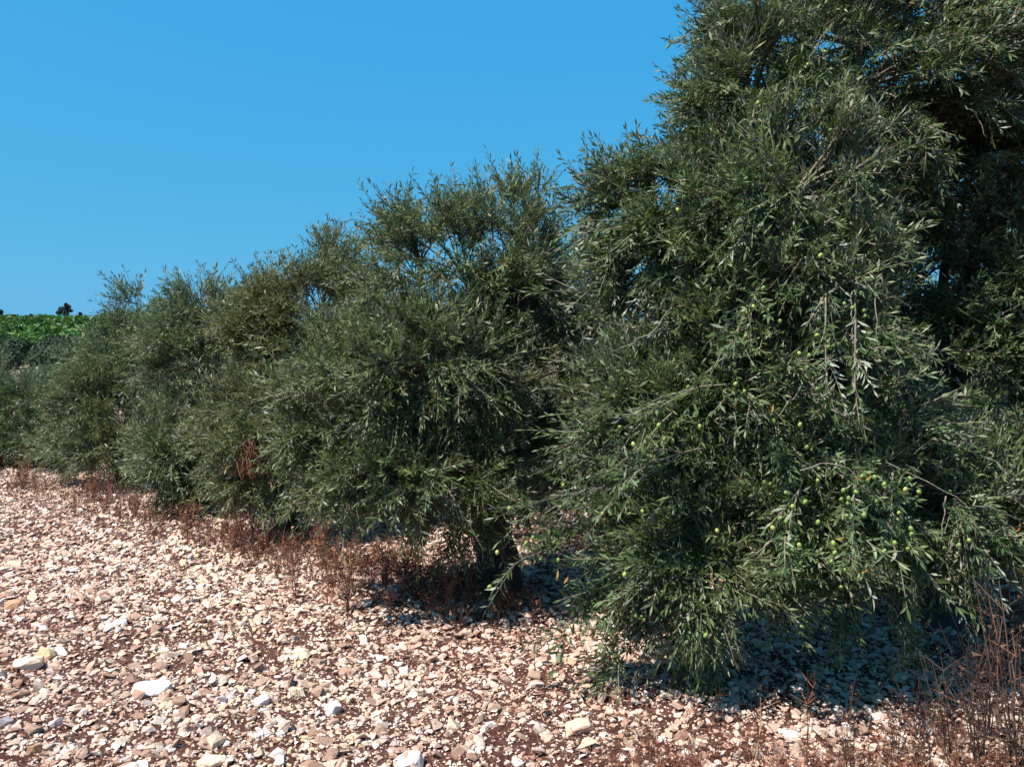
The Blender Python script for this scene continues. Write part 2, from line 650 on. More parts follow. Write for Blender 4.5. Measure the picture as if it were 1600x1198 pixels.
rock(238, 1082, 64, .36, .62, C_WHITE, .1, 1, 'large flat white rock, the whitest on the field', (.25, .05), 18)
rock(44, 1044, 48, .55, .6, C_CREAM, .5, 2, 'cream block with a shaded flat side, left of the yellowish rock', (.1, -.1))
rock(70, 1030, 36, .75, .6, C_YEL, .9, 3, 'yellowish angular rock leaning between a cream block and a white slab', (.3, .1))
rock(99, 1020, 34, .4, .55, C_WHITE, -.4, 4, 'small white slab behind the yellowish angular rock', (.2, .25))
rock(22, 885, 30, .5, .6, C_CREAM, .2, 5, 'pale cream rock lying alone far up the field near the left edge')
rock(24, 948, 36, .45, .7, C_TAN, .3, 6, 'tan brown rounded rock near the left edge below the pale cream rock')
rock(90, 1134, 26, .85, .5, C_WHITE, .7, 7, 'upright white wedge of stone below the cream block', (.2, -.3))
rock(53, 1175, 24, .8, .8, C_TAN, .2, 8, 'squat brown block in the bottom left corner')
rock(8, 1130, 34, .5, .7, C_GREY, .2, 9, 'dark bluish grey stone cut by the left edge')
rock(708, 1136, 34, .8, .7, C_CREAM, .4, 10, 'cream pointed stone like a small pyramid in the open gravel', (.1, .1), 9)
rock(905, 1143, 54, .5, .7, C_PINK, .3, 11, 'pinkish rock with orange stains, below the lowest olive branches')
rock(635, 1192, 66, .4, .6, C_WHITE, -.1, 12, 'broad white rock cut off by the bottom of the picture')
rock(521, 1112, 32, .7, .7, C_WHITE, .9, 13, 'white angular stone in the middle of the open gravel')
rock(408, 1100, 34, .5, .6, C_WHITE, .6, 14, 'narrow white stone tilted beside a thin red stem', (.2, -.3))
rock(335, 1166, 34, .8, .6, C_CREAM, 1.2, 15, 'tall cream stone at the foot of the thin red stem', (.2, .3))
rock(330, 1194, 46, .4, .7, C_CREAM, .2, 16, 'low cream stone at the bottom edge in front of the tall one')
rock(182, 976, 34, .5, .7, C_WHITE, .3, 17, 'white stone higher up the field, behind the white slab')
rock(468, 1024, 40, .5, .6, C_CREAM, -.2, 18, 'cream stone with a dark right side in the middle field')
rock(258, 1022, 24, .8, .8, C_CREAM, .3, 19, 'small cream stone between the white slab and the middle field')
rock(1236, 1152, 30, .5, .7, C_WHITE, .1, 20, 'white stone among reddish weeds under the olive tree')

# ------------------------------------------------------------------ olive foliage
def leaf_geo(detail):
    if detail == 'hi':
        c = [(0, 0), (.28, .42), (.28, -.42), (.66, .40), (.66, -.40), (1, 0)]
        V = np.array([[x, y, -.16 * x * x] for x, y in c])
        T = np.array([[0, 2, 1], [1, 2, 4], [1, 4, 3], [3, 4, 5]])
    else:
        V = np.array([[0, 0, 0], [.5, .45, -.04], [.5, -.45, -.04], [1, 0, -.14]])
        T = np.array([[0, 2, 1], [1, 2, 3]])
    return V, T


def axes_from(d, up):
    x = norm(d)
    z = norm(up - (x * up).sum(-1, keepdims=True) * x)
    y = np.cross(z, x)
    return np.stack([x, y, z], -1)


def sprig_template(rng, pairs, length, ll, detail):
    """a leafy shoot along +X: returns twig geometry and a list of leaf frames"""
    n = 3
    t = np.linspace(0, 1, n)
    bend = rng.uniform(-.12, .2)
    side = rng.uniform(-.12, .12)
    pts = np.stack([t * length, side * length * t * t, -bend * length * t * t], -1)
    tw = tube(pts, np.linspace(.003, .0013, n), 3)
    tw = (tw[0][:-1], tw[1][:-3])
    frames = []
    for k in range(pairs):
        u = .12 + .86 * (k + rng.uniform(-.15, .15)) / max(pairs - 1, 1)
        u = min(max(u, .05), 1)
        p = np.array([u * length, side * length * u * u, -bend * length * u * u])
        roll = (k % 2) * math.pi / 2 + rng.normal(0, .35)
        for s in (0, math.pi):
            if rng.random() < .1: continue
            a = roll + s
            spread = rng.uniform(.6, 1.05) - .25 * u
            out_ = np.array([0, math.cos(a), math.sin(a) * .75 + .12])
            d = norm(np.array([math.cos(spread), 0, 0]) + math.sin(spread) * norm(out_))
            up = norm(np.array([.5, 0, .9]) - .55 * np.array([0, math.cos(a), math.sin(a)]) + rng.normal(0, .38, 3))
            d = norm(d + rng.normal(0, .3, 3))
            L = ll * rng.uniform(.72, 1.18) * (1 - .25 * u)
            frames.append((p, axes_from(d, up), L, L * rng.uniform(.20, .27)))
    frames.append((pts[-1], axes_from(norm(np.array([1, side, -bend])), np.array([0, 0, 1.])), ll * .8, ll * .18))
    V0, T0 = leaf_geo(detail)
    Vs, Ts, tn, nn = [], [], [], 0
    for p, Ax, L, W in frames:
        Vs.append((V0 * np.array([L, W, L])) @ Ax.T + p)
        Ts.append(T0 + nn)
        tn.append(np.full(len(V0), np.clip(rng.normal(.44, .27), 0, 1)))
        nn += len(V0)
    return dict(twig=tw, frames=frames, V=np.concatenate(Vs), T=np.concatenate(Ts), tone=np.concatenate(tn))


def place_sprigs(acc, tmpl, anchor, dirs, ups, scale, toff, warm, which, twig_only=None):
    A = axes_from(dirs, ups)
    for k, t in enumerate(tmpl):
        sel = np.where(which == k)[0]
        if not len(sel): continue
        for part, mi in (('twig', 1), ('leaf', 0)):
            if part == 'twig': V, T = t['twig']
            else:
                V, T = t['V'], t['T']
                if twig_only is not None: sel = sel[~twig_only[sel]]
                if not len(sel): continue
            W = np.einsum('nij,vj->nvi', A[sel], V) * scale[sel][:, None, None] + anchor[sel][:, None, :]
            TT = (T[None] + (np.arange(len(sel)) * len(V))[:, None, None]).reshape(-1, 3)
            if part == 'leaf':
                tn = np.clip(t['tone'][None] + toff[sel][:, None], 0, 1).ravel()
                wm = np.repeat(warm[sel], len(V))
            else:
                tn, wm = .5, 0.
            acc.add(W.reshape(-1, 3), TT, mi, tn, wm)


def olive_tree(name, label, group, base, blobs, n_branchlets, n_sprigs, seed, detail='hi', ll=.068, pairs=(8, 12), slen=(.2, .34),
               trunk_h=.75, trunk_r=.13, extra=(), warm_amt=.12, front=.45, lean=(0, 0), minz=.12, warm_center=None, hollows=(), fresh=None, scale_range=(.75, 1.2)):
    rng = np.random.default_rng(seed)
    base = np.array([base[0], base[1], float(ground_z(base[0], base[1]))])
    root = empty(name, base, label, 'tree', group)
    fork = base + np.array([lean[0], lean[1], trunk_h])
    # trunk
    tp = bez(base - np.array([0, 0, .08]), base + np.array([rng.normal(0, .06), rng.normal(0, .06), trunk_h * .5]), fork, 9)
    tp[1:-1] += rng.normal(0, .012, (7, 3))
    tr = trunk_r * np.array([1.7, 1.3, 1.08, 1.0, .95, .95, 1.0, 1.05, .8])
    V, T = tube(tp, tr, 14, rng, .06)
    link('trunk', make_mesh('trunk', V - base, T, [M_BARK], smooth=True), root)
    # limbs, one towards each mass of foliage
    nodes = [fork[None]]
    for c, r, dens in blobs:
        c = np.asarray(c)
        ctrl = fork + (c - fork) * .45 + np.array([rng.normal(0, .12), rng.normal(0, .12), .22 + rng.normal(0, .1)])
        end = c + np.array([0, 0, .2 * r[2]])
        lp = bez(fork - np.array([0, 0, .05]), ctrl, end, 12)
        lp[2:] += rng.normal(0, .014, (10, 3))
        V, T = tube(lp, np.linspace(trunk_r * .45, .010, 12), 8, rng, .05)
        link('limb', make_mesh('limb', V - base, T, [M_BARK], smooth=True), root)
        nodes.append(lp[3:])
    nodes = np.concatenate(nodes)
    # branchlets
    acc = Acc()
    tmpl = [sprig_template(rng, int(rng.integers(*pairs)), rng.uniform(*slen), ll, detail) for _ in range(14)]
    area = np.array([dens * (r[0] * r[1] + r[1] * r[2] + r[0] * r[2]) for c, r, dens in blobs])
    cnt = np.maximum((area / area.sum() * n_branchlets).astype(int), 2)
    jobs = []
    view = norm(np.array([0, 0, EYE]) - base)
    for (c, r, dens), k in zip(blobs, cnt):
        c, r = np.asarray(c), np.asarray(r)
        made = 0
        while made < k:
            u = norm(rng.normal(size=3))
            if u @ view < 0 and rng.random() < front: continue
            rad = rng.uniform(.5, .98) ** .7
            e = c + u * r * rad
            g = float(ground_z(e[0], e[1]))
            if e[2] < g + minz: continue
            if hollows:
                hx, hy, hd = project(e)
                if any(((hx[0] - a_) / rx_) ** 2 + ((hy[0] - b_) / ry_) ** 2 < 1 and hd[0] < dmax for a_, b_, rx_, ry_, dmax in hollows): continue
            jobs.append((e, u, rng.uniform(.0, 1.0)))
            made += 1
    an, di, up, sc, to, wa, wh = [], [], [], [], [], [], []

    def branchlet(path, u, ns, clump_tone, clump_warm, r0=.008, first=.4):
        V, T = tube(path, np.linspace(r0, .0025, len(path)), 4)
        acc.add(V, T, 1, .4, 0)
        m = len(path)
        tan = norm(np.gradient(path, axis=0))
        t = first + (1 - first) * rng.random(ns) ** .8
        t[0] = .995
        f = t * (m - 1)
        i = np.minimum(f.astype(int), m - 2)
        fr = (f - i)[:, None]
        p = path[i] * (1 - fr) + path[i + 1] * fr
        tg = tan[i]
        rd = norm(rng.normal(size=(ns, 3)))
        if u[2] > .35: bias = np.array([0, 0, .75])
        elif u[2] < -.35: bias = np.array([0, 0, -.55]) + .3 * u
        else: bias = .45 * u + np.array([0, 0, rng.uniform(-.35, .25)])
        d = norm(.7 * tg + .62 * rd + bias)
        an.append(p); di.append(d)
        up.append(norm(np.array([0, 0, 1.]) + .45 * u + .75 * rng.normal(size=(ns, 3))))
        sc.append(rng.uniform(*scale_range, ns))
        to.append(clump_tone + rng.normal(0, .06, ns))
        wa.append(np.clip(clump_warm + rng.normal(0, .06, ns), 0, 1))
        wh.append(rng.integers(0, len(tmpl), ns))

    for e, u, q in jobs:
        dist = np.linalg.norm(nodes - e, axis=1) + .6 * np.maximum(nodes[:, 2] - e[2], 0) * (u[2] > -.2)
        s = nodes[np.argmin(dist + rng.normal(0, .08, len(nodes)))]
        L = np.linalg.norm(e - s)
        lift = .18 * L if u[2] > -.2 else .35 * L
        ctrl = s + .55 * (e - s) + np.array([0, 0, lift]) + rng.normal(0, .05, 3)
        path = bez(s, ctrl, e, 8)
        wrm = max(0, rng.normal(warm_amt, .10))
        if warm_center is not None:
            wrm += .36 * math.exp(-(np.linalg.norm(e - warm_center[0]) / warm_center[1]) ** 2)
        ct = rng.normal(0, .11)
        if fresh is not None:
            ct += .26 * math.exp(-(np.linalg.norm(e - fresh[0]) / fresh[1]) ** 2)
        branchlet(path, u, max(4, int(n_sprigs * rng.uniform(.6, 1.35) * min(1.3, .55 + L))), ct, wrm)
    for pts, ns in extra:
        pts = np.asarray(pts)
        path = bez(pts[0], pts[1], pts[2], 10)
        branchlet(path, norm(pts[2] - pts[0]), ns, .05, .08, .007, .2)
    an, di, up = map(np.concatenate, (an, di, up))
    sc, to, wa, wh = map(np.concatenate, (sc, to, wa, wh))
    return root, base, acc, tmpl, an, di, up, sc, to, wa, wh, rng


def finish_tree(t, solo=None):
    root, base, acc, tmpl, an, di, up, sc, to, wa, wh, rng = t
    place_sprigs(acc, tmpl, an, di, up, sc, to, wa, wh, solo)
    o = link('crown', acc.mesh('crown', [M_LEAF, M_TWIG], base), root)
    return o


def B(px, py, d, rx, ry, rz, dens=1.0):
    return (P(px, py, d), (rx, ry, rz), dens)


ROW = 'olive trees in the row'
# --- the big tree on the right
t1_blobs = [B(1330, 130, 4.9, 1.05, .8, 1.05, 1.1), B(1080, 400, 4.7, .66, .7, .6, 1.3), B(1085, 680, 4.4, .72, .6, .66, 1.3),
            B(1240, 560, 4.35, .82, .75, .9, 1.2), B(1105, 890, 4.05, .62, .42, .38, 1.6), B(1370, 800, 4.05, .6, .4, .35, 1.6),
            B(1560, 520, 5.15, 1.1, .7, 1.05, 1.45), B(1490, 330, 5.35, .8, .6, .8, 1.3), B(1600, 770, 4.5, .8, .6, .42, 1.1), B(1560, 60, 5.2, 1.15, .9, 1.0, 1.15),
            B(1225, 830, 4.05, .5, .4, .26, 1.4), B(1485, 795, 4.15, .6, .4, .33, 1.4),
            B(975, 330, 4.8, .30, .4, .24, 1.3), B(1180, 190, 4.7, .52, .5, .55, 1.2), B(1230, 350, 4.2, .55, .5, .6, 1.1)]
def PE(px, py, d):
    return P(px, py, 3.45 + (d - 2.95) * .75)


def Q0(px, py, d):
    return P(px, py, 3.45 + (d - 2.95) * .75 + .35)


t1_extra = [((Q0(1100, 760, 3.9), PE(930, 790, 3.7), PE(800, 884, 3.6)), 20), ((Q0(1120, 740, 3.9), PE(980, 745, 3.7), PE(815, 790, 3.6)), 18),
            ((Q0(1100, 800, 3.9), PE(960, 830, 3.7), PE(840, 865, 3.6)), 16), ((Q0(1060, 880, 3.9), PE(960, 900, 3.8), PE(880, 975, 3.7)), 14),
            ((Q0(1080, 940, 3.9), PE(990, 960, 3.8), PE(955, 1040, 3.7)), 14), ((Q0(1120, 940, 3.8), PE(1080, 960, 3.7), PE(1060, 1072, 3.7)), 16),
            ((Q0(1150, 940, 3.8), PE(1130, 960, 3.7), PE(1110, 1060, 3.65)), 14), ((Q0(1330, 900, 3.5), PE(1320, 920, 3.4), PE(1310, 985, 3.5)), 14),
            ((Q0(1400, 900, 3.5), PE(1410, 920, 3.4), PE(1420, 990, 3.6)), 12), ((Q0(1480, 880, 3.6), PE(1490, 900, 3.6), PE(1500, 915, 3.6)), 12),
            ((Q0(1230, 40, 4.5), PE(1190, 20, 4.4), PE(1120, 30, 4.4)), 14), ((Q0(1200, 130, 4.5), PE(1140, 140, 4.4), PE(1090, 165, 4.4)), 14),
            ((Q0(1150, 220, 4.4), PE(1090, 220, 4.4), PE(1040, 225, 4.4)), 12), ((Q0(1080, 280, 4.4), PE(1000, 270, 4.4), PE(945, 265, 4.4)), 12),
            ((Q0(1060, 330, 4.4), PE(970, 310, 4.4), PE(905, 292, 4.4)), 12), ((Q0(1060, 470, 4.3), PE(960, 450, 4.2), PE(865, 455, 4.2)), 12),
            ((Q0(1250, 740, 3.4), PE(1270, 715, 3.1), PE(1225, 830, 3.0)), 12), ((Q0(1330, 730, 3.4), PE(1340, 700, 3.0), PE(1330, 830, 2.95)), 16),
            ((Q0(1390, 730, 3.4), PE(1400, 700, 3.0), PE(1390, 840, 2.95)), 14), ((Q0(1200, 430, 3.6), PE(1200, 420, 3.1), PE(1150, 520, 3.0)), 14),
            ((Q0(1290, 420, 3.6), PE(1290, 430, 3.1), PE(1290, 560, 3.0)), 14), ((Q0(1330, 440, 3.6), PE(1340, 440, 3.1), PE(1335, 600, 3.0)), 10),
            ((Q0(1150, 600, 3.5), PE(1090, 590, 3.2), PE(1010, 650, 3.1)), 14), ((Q0(1150, 700, 3.5), PE(1080, 690, 3.2), PE(985, 740, 3.15)), 14)]
T1 = olive_tree('olive_tree', 'big olive tree with green fruit and drooping branches filling the right side', ROW, (2.8, 5.2), t1_blobs, 1500, 16, 21,
                'lo', .067, (6, 11), (.14, .29), .8, .17, t1_extra, .10, .62, minz=.24, hollows=((1475, 490, 55, 170, 4.8),), fresh=(P(1330, 790, 3.8), .6))
root1, base1 = T1[0], T1[1]
an, di, up, sc, wh, tmpl1 = T1[4], T1[5], T1[6], T1[7], T1[10], T1[3]
tips = an + di * .15
tpx, tpy, tdep = project(tips)
vis = (tpx > 780) & (tpx < 1590) & (tpy > 10) & (tpy < 1100)
order = np.argsort(np.where(vis, tdep, 99))
solo = np.zeros(len(an), bool)
count = 0
for i in order:
    k = len(tmpl1[wh[i]]['frames'])
    if count + k > 300: break
    solo[i] = True
    count += k
finish_tree(T1, solo)
AX = axes_from(di, up)
def leaf_mesh(name, mat):
    # a lance-shaped leaf folded a little along its midrib
    c = [(0, 0, 0), (.25, 0, -.012), (.62, 0, -.07), (1, 0, -.16)]
    e = [(.25, .40, .02), (.25, -.40, .02), (.62, .42, -.035), (.62, -.42, -.035)]
    V = np.array(c + e)
    T = np.array([[0, 1, 4], [0, 5, 1], [1, 2, 6], [1, 6, 4], [1, 5, 7], [1, 7, 2], [2, 3, 6], [2, 7, 3]])
    return make_mesh(name, V, T, [mat])
LM = leaf_mesh('leaf', M_LEAF1)
for i in np.where(solo)[0]:
    for p, Ax, L, W in tmpl1[wh[i]]['frames']:
        o = link('leaf', LM, root1)
        Mx = np.eye(4)
        Mx[:3, :3] = (AX[i] @ Ax) * np.array([L, W, L]) * sc[i]
        Mx[:3, 3] = AX[i] @ p * sc[i] + an[i] - base1
        o.matrix_local = Matrix(Mx.tolist())
# olives: hang from the shoots that lie nearest to each spot
ov = []
bm = bmesh.new()
bmesh.ops.create_uvsphere(bm, u_segments=10, v_segments=7, radius=1)
for v in bm.verts:
    v.co.z *= 1.35
    if v.co.z < 0: v.co.xy *= 1 - .08 * v.co.z * v.co.z
fruit_me = bpy.data.meshes.new('olive')
bm.to_mesh(fruit_me)
bm.free()
fruit_me.materials.append(M_FRUIT)
for p_ in fruit_me.polygons: p_.use_smooth = True
orng = np.random.default_rng(3)
spots = [(1265, 112, 12, 3), (1195, 165, 10, 2), (1285, 200, 8, 1), (1175, 462, 25, 4), (1215, 480, 20, 4), (1265, 400, 12, 3), (1330, 480, 18, 4), (1300, 520, 30, 5),
         (1270, 580, 30, 5), (1255, 620, 25, 3), (1062, 607, 8, 2), (990, 665, 18, 4), (1035, 690, 14, 3), (800, 800, 30, 4), (775, 885, 18, 4), (850, 870, 30, 4),
         (1000, 968, 10, 3), (1230, 745, 25, 6), (1250, 770, 30, 6), (1350, 760, 30, 12), (1390, 745, 25, 7), (1320, 830, 40, 8), (1385, 840, 25, 7), (1225, 815, 20, 5),
         (1480, 850, 15, 3), (1520, 865, 12, 3), (1230, 890, 18, 4), (1300, 905, 18, 4), (1080, 1065, 20, 3), (1060, 880, 80, 6), (930, 800, 60, 5), (1170, 560, 60, 6), (1430, 820, 40, 5),
         (1100, 330, 60, 3), (1590, 335, 10, 2), (1180, 690, 60, 4)]
for sx_, sy_, spread, cnt_ in spots:
    for _ in range(max(1, int(cnt_ * .8))):
        qx, qy = sx_ + orng.normal(0, spread), sy_ + orng.normal(0, spread)
        dd = np.hypot(tpx - qx, tpy - qy)
        near_ = np.where(dd < 34)[0]
        if not len(near_): continue
        i = near_[np.argmin(tdep[near_])]
        a = an[i] + di[i] * orng.uniform(.04, .2)
        # keep the photo spot, take the depth of the shoot, a little in front of it
        dloc = tdep[i] - orng.uniform(.01, .06)
        c = P(qx, qy, dloc)
        if np.linalg.norm(c - a) > .22: c = a + np.array([0, -.03, -.03])
        o = link('olive', fruit_me, root1)
        o.location = Vector(c - base1)
        s = orng.uniform(.0078, .0105)
        o.scale = (s, s, s)
        o.rotation_euler = (orng.normal(0, .4), orng.normal(0, .4), 0)
OM = leaf_mesh('orange_leaf', M_ORANGE)
for qx, qy, ang in ((1205, 645, 1.2), (1150, 742, -.7), (1305, 842, .1), (1352, 750, .5), (880, 912, .9), (1420, 5, .2), (1335, 745, -.3), (870, 905, 1.4), (1345, 895, .3), (1590, 830, 1.0)):
    dd = np.hypot(tpx - qx, tpy - qy)
    near_ = np.where(dd < 45)[0]
    dloc = (tdep[near_].min() if len(near_) else 3.6) - .06
    o = link('dry_leaf', OM, root1, P(qx, qy, dloc) - base1)
    A = axes_from(np.array([math.cos(ang), .3, math.sin(ang)]), np.array([.2, -.9, .5]))
    o.matrix_local = Matrix.Translation(o.location) @ Matrix((A * np.array([.046, .012, .046])).tolist()).to_4x4()
    o['label'] = 'orange dried leaf'
fruit_rng = None
# pale bare twigs in front
twigs = [[(1385, 722, 3.15), (1450, 752, 3.1), (1520, 790, 3.1), (1526, 850, 3.12)], [(1478, 775, 3.1), (1474, 805, 3.1), (1472, 850, 3.1)],
         [(1520, 790, 3.1), (1570, 800, 3.15), (1598, 812, 3.2)], [(1335, 442, 3.2), (1365, 455, 3.18), (1400, 465, 3.2), (1425, 480, 3.25)],
         [(1332, 455, 3.2), (1332, 510, 3.17), (1334, 560, 3.2)], [(1368, 460, 3.2), (1370, 505, 3.18), (1369, 540, 3.18), (1388, 552, 3.18)],
         [(1255, 600, 3.15), (1215, 650, 3.1), (1170, 600, 3.2)][:2], [(1250, 735, 3.05), (1300, 722, 3.0), (1340, 740, 3.0), (1330, 800, 2.97)],
         [(1508, 165, 3.9), (1530, 185, 3.85), (1542, 215, 3.85)], [(1300, 38, 4.0), (1275, 70, 3.95), (1262, 105, 3.95)],
         [(1335, 40, 4.0), (1352, 65, 3.95), (1366, 84, 3.95)], [(1190, 935, 3.7), (1175, 965, 3.7), (1186, 1000, 3.7)],
         [(1050, 480, 3.7), (1020, 520, 3.7), (960, 548, 3.75)], [(1140, 600, 3.4), (1060, 610, 3.35), (985, 640, 3.4)],
         [(1050, 645, 3.4), (1000, 700, 3.35), (955, 735, 3.4)], [(1500, 95, 4.3), (1560, 110, 4.3), (1600, 90, 4.35)]]
for tw in twigs:
    pts = np.array([PE(*q) for q in tw])
    if len(pts) >= 3:
        tt = np.linspace(0, len(pts) - 1, 10)
        # smooth through the points
        k = np.minimum(tt.astype(int), len(pts) - 2)
        f = (tt - k)[:, None]
        pp = pts[k] * (1 - f) + pts[k + 1] * f
        pp[1:-1] = (pp[:-2] + 2 * pp[1:-1] + pp[2:]) / 4 + orng.normal(0, .004, pp[1:-1].shape)
    else:
        pp = np.linspace(pts[0], pts[1], 6) + orng.normal(0, .003, (6, 3))
    V, T = tube(pp, np.linspace(.0034, .0016, len(pp)), 5)
    link('bare_twig', make_mesh('bare_twig', V - base1, T, [M_PALETWIG], smooth=True), root1)

# --- the rest of the row
T2 = olive_tree('olive_tree', 'bushy olive tree right behind the big fruiting one, its forked dark trunk showing low down', ROW, (-.12, 5.95),
                [B(720, 450, 5.9, .85, .8, .62), B(640, 610, 5.6, .95, .8, .6), B(815, 358, 6.0, .36, .4, .34, .5), B(640, 750, 5.3, .8, .6, .26, 1.2),
                 B(850, 590, 6.2, .5, .5, .7), B(540, 690, 5.6, .5, .55, .42), B(845, 730, 6.3, .4, .4, .42, 1.1), B(730, 790, 5.5, .4, .4, .2, 1.3), B(680, 590, 5.25, .5, .35, .4, 1.2), B(800, 500, 5.8, .4, .4, .4), B(640, 350, 6.1, .25, .3, .18, .5)],
                600, 13, 33, 'lo', .066, (8, 12), (.18, .32), .85, .15, warm_amt=.25, front=.5, lean=(-.15, .1), hollows=((782, 885, 26, 55, 5.9), (830, 690, 40, 90, 5.8)))
finish_tree(T2)
T3 = olive_tree('olive_tree', 'olive tree with brownish yellow foliage left of the bushy one', ROW, (-2.25, 8.1),
                [B(505, 510, 8.3, .8, .8, .68), B(430, 660, 7.9, .8, .75, .5), B(420, 520, 8.4, .5, .6, .45), B(440, 750, 7.6, .65, .5, .22, 1.2), B(520, 420, 8.4, .3, .3, .28)],
                400, 13, 44, 'lo', .07, (7, 11), (.2, .34), .7, .14, warm_amt=.33, front=.55, warm_center=(P(430, 540, 8.0), 1.0), minz=.05)
finish_tree(T3)
T4 = olive_tree('olive_tree', 'olive tree with a low mound of bluish leaves over dark hollows, mid row', ROW, (-3.95, 9.8),
                [B(330, 560, 9.8, .95, .9, .68), B(300, 680, 9.3, .7, .7, .46), B(270, 720, 8.9, .4, .4, .36, 1.2), B(320, 480, 9.8, .5, .5, .22), B(330, 750, 9.2, .55, .5, .24)],
                330, 13, 55, 'lo', .075, (7, 10), (.2, .36), .6, .14, warm_amt=.18, front=.6, minz=.05)
finish_tree(T4)
T5 = olive_tree('olive_tree', 'olive tree with one loose tuft rising on top above yellowish lower leaves', ROW, (-5.7, 11.8),
                [B(225, 570, 11.8, .85, .8, .72), B(160, 640, 11.5, .8, .8, .52), B(190, 702, 11.0, .65, .5, .26, 1.2), B(215, 485, 11.8, .3, .3, .3), B(120, 705, 11.6, .5, .5, .26)],
                270, 13, 66, 'lo', .085, (7, 10), (.22, .38), .6, .14, warm_amt=.22, front=.6, warm_center=(P(200, 680, 11.2), .6), minz=.05)
finish_tree(T5)
T6 = olive_tree('olive_tree', 'small greyish olive tree at the left edge, last of the row', ROW, (-8.6, 14.2),
                [B(60, 640, 14.2, .8, .8, .52), B(45, 690, 13.8, .8, .7, .3), B(0, 700, 13.6, .5, .5, .28), B(100, 705, 13.2, .5, .5, .22), B(115, 645, 14.3, .5, .6, .55)],
                240, 13, 77, 'lo', .095, (6, 9), (.24, .4), .6, .13, warm_amt=.1, front=.6, minz=.05)
finish_tree(T6)
T7 = olive_tree('olive_tree', 'pale olive tree peeping over the end of the row, under the hillside', ROW, (-8.9, 17.6),
                [B(160, 575, 17.6, .9, 1.0, .5), B(100, 610, 18.0, .8, .8, .4)],
                180, 12, 88, 'lo', .105, (6, 9), (.26, .42), .7, .13, warm_amt=.05, front=.6)
finish_tree(T7)
# --- rows behind, mostly unseen trees added to block light and darken gaps
def copy_tree(root, loc, rz, sc_, label, group):
    r_ = root.copy()
    COL.objects.link(r_)
    r_.location = (loc[0], loc[1], float(ground_z(*loc)))
    r_.rotation_euler = (0, 0, rz)
    r_.scale = (sc_, sc_, sc_)
    r_['label'] = label
    r_['group'] = group
    for ch in root.children:
        c_ = ch.copy()
        COL.objects.link(c_)
        c_.parent = r_
    return r_


BACK = 'olive trees of the rows behind'
g0 = np.array([1.15, 7.9, float(ground_z(1.15, 7.9))])  # foot of a tree added to darken the gap beside the bushy one
T8 = olive_tree('olive_tree', 'olive tree added to darken the gap between the bushy tree and the fruiting one', BACK, (1.15, 7.9),
                [(g0 + np.array(c_), r_, 1.0) for c_, r_ in (((0, 0, 2.0), (1.2, 1.2, .85)), ((.6, .4, 1.1), (1.1, 1.0, .75)), ((-.7, -.3, 1.0), (1.0, 1.1, .7)), ((.1, -.8, .7), (1.1, .8, .6)))],
                190, 13, 99, 'lo', .08, (7, 10), (.22, .38), .8, .15, warm_amt=.2, front=0.0)
finish_tree(T8)
for x_, y_, rz, sc_, lab in [(4.9, 7.5, 1.0, 1.15, 'brownish olive tree behind the big fruiting one at the right edge'),
                             (-.3, 10.4, 2.0, .95, 'added second-row olive tree, a dark backing hidden behind the bushy tree'),
                             (-1.9, 12.4, 3.1, .9, 'added second-row olive tree, a dark backing hidden behind the brownish yellow tree'),
                             (-3.7, 14.5, 4.4, .85, 'added second-row olive tree, a dark backing hidden behind the bluish mound'),
                             (-11.3, 16.4, .4, .85, 'olive tree mostly cut off by the left edge beyond the last small tree'),
                             (-6.4, 16.9, 5.2, .8, 'added second-row olive tree, a dark backing hidden behind the loose top tuft'),
                             (7.4, 5.6, 5.0, 1.15, 'unseen olive tree added past the right edge to block light'),
                             (7.0, 9.9, .6, 1.1, 'added third-row olive tree, a dark backing far behind the right edge'),
                             (4.2, 10.9, 2.5, 1.05, 'added third-row olive tree, a dark backing behind the big fruiting one'),
                             (2.0, 13.0, 3.6, 1.0, 'added third-row olive tree, a dark backing behind the dark gap')]:
    copy_tree(T8[0], (x_, y_), rz, sc_, lab, BACK)  # copies mostly added to shut out the bright ground behind

# dead reddish twigs hanging in the third tree
drng = np.random.default_rng(8)
acc = Acc()
c0 = P(392, 715, 7.15)
for _ in range(60):
    a = c0 + drng.normal(0, .05, 3) + np.array([0, 0, .1])
    e = c0 + np.array([drng.normal(0, .09), drng.normal(0, .07), -.16 + drng.normal(0, .05)])
    pp = bez(a, (a + e) / 2 + drng.normal(0, .08, 3), e, 6)
    V, T = tube(pp, np.linspace(.004, .0015, 6), 3)
    acc.add(V, T)
o = link('dead_twigs', acc.mesh('dead_twigs', [M_DEADTWIG], T3[1]), T3[0])
o['label'] = 'clump of reddish dead twigs'

